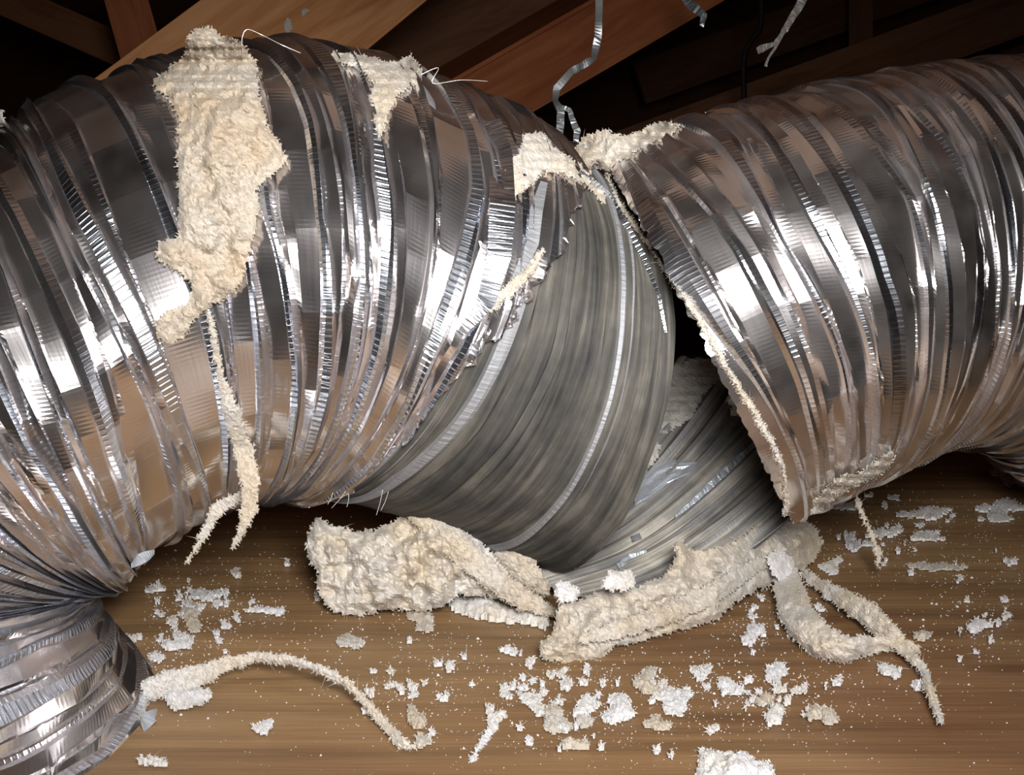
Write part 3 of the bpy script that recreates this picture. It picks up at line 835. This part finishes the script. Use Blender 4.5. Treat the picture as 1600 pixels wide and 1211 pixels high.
# flakes on the plywood: outline grown around a centre
def flake(cx, cy, wx, wy, seed, mat=None, label=None, group=None, thick=.0016, step=3.0):
    rng = np.random.default_rng(seed)
    n = 14
    o_ = []
    ph = rng.random(3) * 6.28
    for k in range(n):
        a = k / n * 2 * math.pi
        r_ = .78 + .22 * math.sin(2 * a + ph[0]) + .18 * math.sin(3 * a + ph[1]) + rng.normal(0, .13)
        o_.append((cx + wx / 2 * r_ * math.cos(a), cy + wy / 2 * r_ * math.sin(a)))
    ob = lint('lint_flake', o_, on_floor, thick, mat or M_lint_white, seed, step=step, lift=(0, 0, 1), ew=min(wx, wy) * .45, rough=.9)
    if ob: tag(ob, label, 'lint', group)
    return ob
W_, T_ = M_lint_white, M_lint
named = [
    (300, 962, 40, 44, T_, 'curved pale flake left of the folded roll, under the left duct'),
    (318, 928, 70, 18, W_, 'thin pale flake just above the curved one by the left duct'),
    (420, 956, 60, 12, W_, 'thin tail of lint running right toward the folded roll'),
    (242, 922, 34, 16, W_, 'pale flake beside the left duct\'s inner bend'),
    (270, 974, 26, 18, W_, 'round pale crumb left of the curved flake'),
    (280, 1005, 52, 26, W_, 'white flake above the arching strip'),
    (240, 1028, 24, 18, W_, 'round white crumb beside the left duct\'s foot'),
    (205, 1000, 34, 12, W_, 'small white crumb tucked against the left duct\'s foot'),
    (368, 897, 18, 14, W_, 'lone white crumb left of the folded roll'),
    (447, 882, 20, 10, W_, 'small white crumb near the folded roll\'s left side'),
    (660, 972, 52, 28, T_, 'tan flake in front of the folded roll'),
    (545, 1003, 40, 26, T_, 'tan crumb between the folded roll and the arching strip'),
    (800, 1020, 40, 14, W_, 'thin white flake left of the long roll\'s foot'),
    (648, 1122, 34, 32, T_, 'tan flake right of the arching strip\'s tip'),
    (660, 1160, 34, 18, T_, 'tan flake touching the arching strip\'s tip'),
    (410, 1138, 48, 20, W_, 'white flake alone below the arching strip'),
    (240, 1195, 44, 14, W_, 'white flake at the lower left beside the duct'),
    (768, 1122, 26, 26, W_, 'white flake at the top of the thin streak'),
    (790, 1083, 26, 22, W_, 'white flake upper left in the scattered cluster'),
    (835, 1098, 42, 40, W_, 'white flake in the left of the scattered cluster'),
    (868, 1128, 54, 40, T_, 'tan-white flake in the lower left of the scattered cluster'),
    (915, 1105, 46, 30, W_, 'white flake in the middle of the scattered cluster'),
    (912, 1128, 38, 20, T_, 'tan flake below the middle of the scattered cluster'),
    (965, 1112, 62, 40, W_, 'large white flake right of the cluster\'s middle'),
    (1010, 1068, 56, 34, T_, 'tan flake at the top of the scattered cluster'),
    (1050, 1095, 90, 44, W_, 'largest white flake of the scattered cluster'),
    (1025, 1132, 40, 26, T_, 'tan flake under the largest white flake'),
    (1140, 1075, 46, 26, W_, 'white flake right of the largest white flake'),
    (1095, 1050, 40, 22, W_, 'white flake above the right of the cluster'),
    (1212, 1052, 32, 34, W_, 'white flake alone right of the cluster'),
    (1195, 1095, 34, 20, T_, 'pale tan flake right of the cluster, upper of two'),
    (1208, 1120, 42, 26, W_, 'white flake right of the cluster, lower of two'),
    (1285, 1120, 46, 34, T_, 'tan flake between the cluster and the thin strip\'s tip'),
    (1390, 1052, 42, 18, W_, 'white flake in front of the thick curl'),
    (1433, 1075, 20, 16, W_, 'round white crumb left of the thin strip\'s end'),
    (1180, 990, 40, 34, W_, 'white flake left of the thick curl'),
    (895, 1168, 40, 16, T_, 'tan flake below the scattered cluster'),
    (1333, 850, 38, 28, W_, 'white flake left of the thin hanging strand'),
    (1300, 885, 44, 24, W_, 'white flake between the long roll and the hanging strand'),
    (1445, 805, 80, 26, W_, 'pale patch of lint on the plywood under the right duct'),
    (1560, 800, 90, 34, W_, 'pale patch of lint at the far right edge'),
    (1500, 760, 0, 0, W_, None),
    (1310, 790, 50, 24, W_, 'white flake under the lip of the right duct'),
    (1380, 835, 60, 20, W_, 'flat white flake just right of the hanging strand'),
    (1450, 840, 70, 14, W_, 'thin white flake below the pale patch under the right duct'),
    (1530, 980, 50, 18, W_, 'white flake at the right edge beyond the thin strip'),
    (1440, 997, 44, 14, T_, 'thin tan flake behind the thin strip'),
    (1570, 745, 36, 30, T_, 'dusty flake by the far bend of the right duct'),
    (1580, 880, 30, 14, W_, 'small white flake at the right edge, mid height'),
]
for i, (x, y, a, b, m_, lb) in enumerate(named):
    if lb: flake(x, y, a * 1.12, b * 1.15, 100 + i, m_, lb)
strand('lint_strip', [(790, 1110, 12, fd(790, 1112)), (768, 1140, 14, fd(768, 1142)), (750, 1165, 10, fd(750, 1167)), (737, 1190, 12, fd(737, 1192))], .0014, W_, 27, step=3)
tag(bpy.data.objects[[o.name for o in bpy.data.objects if o.name.startswith('lint_strip')][-1]], 'thin white streak of lint left of the scattered cluster', 'lint')

# small crumbs, look-alikes
rngc = np.random.default_rng(77)
cent = [(300, 945, 90, 40, 26), (850, 1075, 130, 30, 30), (1080, 1080, 130, 30, 26), (1240, 1080, 90, 40, 14), (1420, 830, 110, 45, 26), (620, 1060, 90, 50, 14),
        (1540, 960, 60, 60, 14), (280, 1000, 60, 30, 10), (900, 1160, 200, 30, 14), (1180, 960, 60, 40, 10)]
for (cx, cy, sx, sy, n) in cent:
    for k in range(n):
        x, y = rngc.normal(cx, sx * .6), rngc.normal(cy, sy * .6)
        if y > 1205 or y < 775 or x > 1600 or (x < 240 and y > 800) : continue
        s = rngc.uniform(7, 15)
        flake(x, y, s * rngc.uniform(1, 1.7), s, int(rngc.integers(1000, 90000)), W_, 'tiny white lint crumb among the dust on the plywood', 'lint crumbs on the plywood', .0012, step=2.6)

# fine dust: uncountable
def dust(n, seed):
    rng = np.random.default_rng(seed)
    vs, fs = [], []
    cl = [(c[0], c[1], c[2] * 1.3, c[3] * 1.3) for c in cent] + [(700, 1000, 300, 70), (1450, 850, 140, 60), (350, 920, 120, 60), (1000, 1080, 250, 60), (1350, 1000, 200, 100)]
    for k in range(n):
        if k % 5 == 0: x, y = rng.uniform(150, 1650), rng.uniform(790, 1230)
        else:
            c = cl[int(rng.integers(len(cl)))]; x, y = rng.normal(c[0], c[2] * .75), rng.normal(c[1], c[3] * .75)
        if y < 720 or (x < 225 and y > 780): continue
        # clump
        if mnoise.noise(V((x * .025, y * .06, 4))) < -.12 and rng.random() < .8: continue
        p = P(x, y, floor_d(x, y, 0)); s = .00010 * rng.uniform(.6, 1.8) * (1 + (rng.random() < .04) * 1.0) * min(1, (1300 - y) / 300 + .25)
        b = len(vs); a = rng.random() * 6.28
        for q in range(4): vs.append((p.x + s * rng.uniform(.7, 2) * math.cos(a + q * 1.57), p.y + s * rng.uniform(.7, 2) * math.sin(a + q * 1.57), .0))
        vs.append((p.x, p.y, s * 1.6))
        fs += [(b, b + 1, b + 4), (b + 1, b + 2, b + 4), (b + 2, b + 3, b + 4), (b + 3, b, b + 4)]
    return mesh('lint_dust', vs, fs, M_lint_white)
tag(dust(5200, 3), 'fine white lint dust scattered over the plywood', 'dust', None, 'stuff')

# ------------------------------------------------------------------ foil straps and wires
def ribbon(name, pts, wid, mat, parent=None, thick=.0003, twist=None, sub=6):
    """flat metal strip along (px, py, depth) points"""
    W3 = [P(*p) for p in pts]
    path = []
    for i in range(len(W3) - 1):
        for k in range(sub): path.append(W3[i].lerp(W3[i + 1], k / sub))
    path.append(W3[-1])
    n = len(path); vs, fs = [], []
    wl = wid if isinstance(wid, (list, tuple)) else [wid] * len(pts)
    for i, p in enumerate(path):
        t = (path[min(i + 1, n - 1)] - path[max(i - 1, 0)]).normalized()
        v = (p - CAM).normalized()
        s = t.cross(v).normalized()
        x = i / sub; a = int(min(x, len(pts) - 2)); f = x - a
        tw = (twist[a] * (1 - f) + twist[a + 1] * f) if twist else .3 * math.sin(i * 1.3)
        s = Matrix.Rotation(tw, 3, t) @ s
        nn = t.cross(s)
        wd = (wl[a] * (1 - f) + wl[a + 1] * f) / 2
        vs += [p + s * wd, p - s * wd, p - s * wd + nn * thick, p + s * wd + nn * thick]
    for i in range(n - 1):
        b = 4 * i
        for k in range(4): fs.append((b + k, b + (k + 1) % 4, b + 4 + (k + 1) % 4, b + 4 + k))
    fs += [(3, 2, 1, 0), tuple(4 * (n - 1) + k for k in range(4))]
    o = mesh(name, vs, fs, mat, parent)
    uvl = o.data.uv_layers.new(name='ringmap')
    L_ = 0.0; acc = [0.0]
    for i in range(1, n): L_ += (path[i] - path[i - 1]).length; acc.append(L_)
    for pl in o.data.polygons:
        for li in pl.loop_indices:
            vi = o.data.loops[li].vertex_index
            uvl.data[li].uv = (.004 * (vi % 4 in (0, 3)), acc[vi // 4])
    return o
ms, nt, b = new_mat('strap_metal')
b.inputs['Base Color'].default_value = (.42, .45, .47, 1); b.inputs['Metallic'].default_value = .8; b.inputs['Roughness'].default_value = .38
M_strap = ms
mw_, nt, b = new_mat('bright_wire')
b.inputs['Base Color'].default_value = (.85, .82, .78, 1); b.inputs['Metallic'].default_value = .7; b.inputs['Roughness'].default_value = .3
M_wire = mw_
M_strap2, nt, b = new_mat('pale_strip'); b.inputs['Base Color'].default_value = (.42, .40, .37, 1); b.inputs['Metallic'].default_value = .2; b.inputs['Roughness'].default_value = .5
strap = empty('hanging_strap', P(878, 232, .50), 'bent grey metal strap hanging in front of the reddish joist', 'strap')
D_ = .50
ribbon('strap', [(937, -30, D_), (936, 30, D_), (934, 60, D_), (928, 92, D_), (906, 104, D_), (893, 112, D_), (870, 138, D_), (868, 158, D_), (876, 172, D_)],
       .0034, M_strap, strap, twist=[0, .4, -.3, .9, -.6, .5, .1, .9, .2])
tag(ribbon('strap_tail', [(876, 166, D_), (876, 185, D_), (874, 215, D_), (875, 240, D_)], [.0034, .0036, .0034, .002], M_strap, strap), 'straight dusty tail')
tag(ribbon('strap_tail', [(874, 166, D_), (890, 172, D_), (894, 186, D_), (902, 205, D_), (899, 225, D_), (894, 236, D_)], [.0020, .0022, .0026, .0032, .0022, .001], M_strap, strap), 'curled tail')
s2 = empty('hanging_strap', P(1200, 105, .7), 'torn pale foil strip hanging at the top right', 'strap')
ribbon('strap', [(1262, -20, .7), (1250, 8, .7), (1236, 30, .7), (1226, 48, .7)], [.006, .0055, .0045, .004], M_strap2, s2)
ribbon('torn_end', [(1226, 48, .7), (1210, 68, .7), (1190, 76, .7), (1183, 80, .7)], [.003, .0022, .005, .004], M_strap2, s2)
ribbon('torn_end', [(1226, 44, .7), (1214, 70, .7), (1200, 92, .7), (1196, 104, .7)], [.003, .002, .0014, .002], M_strap2, s2)
s3 = tag(ribbon('hanging_strap', [(1062, -15, .8), (1080, 8, .8), (1100, 24, .8), (1096, 42, .8)], [.006, .007, .005, .003], M_strap),
         'short grey strap end crossing the red joist at the top', 'strap')

def wire(name, pts, rad, mat, label=None, parent=None):
    W3 = [P(*p) for p in pts]; out = []
    m = len(W3)
    for i in range(m - 1):
        p0, p1, p2, p3 = W3[max(i - 1, 0)], W3[i], W3[i + 1], W3[min(i + 2, m - 1)]
        for k in range(6):
            f = k / 6
            out.append(.5 * ((2 * p1) + (p2 - p0) * f + (2 * p0 - 5 * p1 + 4 * p2 - p3) * f * f + (3 * p1 - p0 - 3 * p2 + p3) * f ** 3))
    out.append(W3[-1])
    vs, fs = [], []; n = len(out)
    for i, p in enumerate(out):
        t = (out[min(i + 1, n - 1)] - out[max(i - 1, 0)]).normalized()
        a = t.cross((p - CAM).normalized()).normalized(); b_ = t.cross(a)
        for q in range(5):
            an = q * 2 * math.pi / 5
            vs.append(p + (a * math.cos(an) + b_ * math.sin(an)) * rad)
    for i in range(n - 1):
        for q in range(5):
            fs.append((5 * i + q, 5 * i + (q + 1) % 5, 5 * i + 5 + (q + 1) % 5, 5 * i + 5 + q))
    fs += [(4, 3, 2, 1, 0), tuple(5 * (n - 1) + q for q in range(5))]
    return mesh(name, vs, fs, mat, parent, smooth=True)
M_dark, nt, b = new_mat('dark_cable'); b.inputs['Base Color'].default_value = (.03, .025, .022, 1); b.inputs['Roughness'].default_value = .5
wire('stray_wire', [(380, 85, .262), (378, 62, .262), (386, 46, .262), (410, 55, .264), (440, 70, .264), (470, 83, .266)], .00010, M_wire, None, left)
wire('stray_wire', [(745, 175, .285), (790, 185, .29), (830, 210, .292), (870, 240, .294), (893, 255, .297)], .00013, M_wire, None, left)
wire('stray_wire', [(770, 180, .287), (800, 210, .289), (812, 236, .29)], .00013, M_wire, None, left)
wire('stray_wire', [(655, 118, .27), (685, 106, .27), (676, 130, .27), (720, 125, .272), (762, 127, .275)], .00008, M_wire, None, left)
for k, (x, y, dx, dy) in enumerate([(520, 770, -8, 18), (598, 765, -10, 40), (607, 768, -12, 30), (545, 772, -3, 20), (540, 768, -22, 26)]):
    wire('stray_wire', [(x, y, .262), (x + dx * .5 + 1, y + dy * .5, .262), (x + dx, y + dy, .262)], .00006, M_wire, None, left)
cb = wire('cable', [(1190, -30, 1.4), (1188, 40, 1.4), (1176, 60, 1.4), (1162, 95, 1.4), (1164, 200, 1.4)], .004, M_dark)
tag(cb, 'dark cable hanging in the shadows behind the torn foil strip', 'cable')
# bright foil tags: the folded glossy strip over the tear on the left duct
def patch_strip(name, pts, wd, parent, mat, lift=.0012, label=None):
    q = []; last = .29
    for x, y in pts:
        h_ = hit(x, y); last = h_ if h_ and h_ < .34 else last
        q.append((x, y, last - lift))
    o = ribbon(name, q, wd, mat, parent, sub=8, twist=[.25 * math.sin(i * 2.1) for i in range(len(q))])
    at = o.data.attributes.new('rib', 'FLOAT', 'FACE'); at.data.foreach_set('value', np.full(len(o.data.polygons), .8, dtype=np.float32))
    if label: tag(o, label)
    return o
patch_strip('torn_foil_edge', [(770, 190), (782, 240), (785, 320), (780, 400), (760, 470), (720, 520)], [.004, .006, .0062, .0055, .0045, .002], left, M_foil, label='bright loose foil lip along the tear')
patch_strip('torn_foil_edge', [(850, 285), (838, 330), (832, 380), (805, 440), (775, 480)], [.0018, .0032, .003, .0022, .001], left, M_liner, label='crinkled grey rib beside the tear')
patch_strip('torn_foil_edge', [(905, 268), (945, 300), (975, 345), (1005, 400), (1030, 460), (1040, 520)], [.0012, .0022, .0016, .0012, .001, .0006], left, M_foil, lift=.0004, label='bright rolled rim of the liner')

# lint specks stuck on the rafter
for i, (x, y, a, b_) in enumerate([(450, 44, 16, 30), (476, 20, 14, 12), (500, 60, 6, 6), (575, 25, 6, 6)]):
    zr = .66 if x < 460 else .68
    ox = [(x + a / 2 * math.cos(k * .785) * (1 + .3 * math.sin(5 * k)), y + b_ / 2 * math.sin(k * .785) * (1 + .3 * math.cos(3 * k))) for k in range(8)]
    dd = ray(x, y).normalized(); ok, loc, nr, ix, ob_, mm = sc.ray_cast(bpy.context.evaluated_depsgraph_get(), CAM, dd)
    zz = (loc - CAM).dot(FW) - .0006 if ok else .66
    o_ = lint('lint_speck', ox, lambda X_, Y_: zz, .0014, M_lint_pale, 300 + i, step=2.2)
    if o_: tag(o_, 'pale lint speck stuck on the face of the big rafter', 'lint', 'lint specks on the rafter')
# bright crumpled foil at the inner bend and the foot of the left duct
for pts_, wd_ in (([(205, 884), (222, 873), (240, 862)], [.001, .003, .0012]), ([(222, 1136), (232, 1124), (243, 1116)], [.002, .0034, .0024])):
    q = [(x, y, ((hit(x - 14, y - 12) or .25)) - .002) for x, y in pts_]
    o = ribbon('foil_tab', q, wd_, M_pale, left, sub=6, twist=[.6, -.5, .7])
    tag(o, 'pale crumpled foil tab')
# loose scraps on the opened-out wall
def scrap(name, outline, label, mat, off=.0012, seed=1):
    f = on_duct(outline, step=6, off=off, hit=hit_t)
    rng = np.random.default_rng(seed)
    O = np.array(outline, float); n = len(O); cx, cy = O.mean(0)
    vs, fs = [], []
    K = 5
    for layer in (0, .0003):
        for k in range(K + 1):
            for i in range(n):
                x, y = cx + (O[i][0] - cx) * k / K, cy + (O[i][1] - cy) * k / K
                vs.append(P(x, y, f(x, y) + layer + (rng.normal(0, .00025) if layer == 0 else 0)))
    m = (K + 1) * n
    for k in range(K):
        for i in range(n):
            a = k * n + i; b = k * n + (i + 1) % n
            fs.append((a, b, b + n, a + n)); fs.append((a + m, a + n + m, b + n + m, b + m))
    for i in range(n): fs.append((K * n + i, K * n + (i + 1) % n, K * n + (i + 1) % n + m, K * n + i + m))
    o = mesh(name, vs, fs, mat)
    o.data.uv_layers.new(name='ringmap')
    at = o.data.attributes.new('rib', 'FLOAT', 'FACE'); at.data.foreach_set('value', np.full(len(o.data.polygons), .5, dtype=np.float32))
    return tag(o, label, 'foil scrap')
scrap('foil_scrap', [(1000, 748), (1022, 728), (1050, 718), (1090, 722), (1082, 738), (1045, 755), (1010, 782), (992, 790), (990, 765)], 'pale blue-grey foil scrap lying on the torn grey wall', M_pale, seed=2)
scrap('foil_scrap', [(985, 838), (1000, 833), (1003, 842), (988, 848)], 'tiny bright square of foil low on the torn grey wall', M_foil, seed=3)
def wallrib(pts, wd, seed):
    q = [(x, y, (hit_t(x, y) or .34) - .0012) for x, y in pts]
    o = ribbon('crimped_rib', q, wd, M_pale, trough, sub=8)
    at = o.data.attributes.new('rib', 'FLOAT', 'FACE'); at.data.foreach_set('value', np.full(len(o.data.polygons), 1.0, dtype=np.float32))
    tag(o, 'shiny crimped rib')
wallrib([(1055, 808), (1085, 785), (1120, 752), (1160, 715), (1195, 680)], [.001, .0024, .003, .003, .002], 1)
wallrib([(965, 885), (985, 872), (1010, 862)], [.0015, .0022, .001], 2)
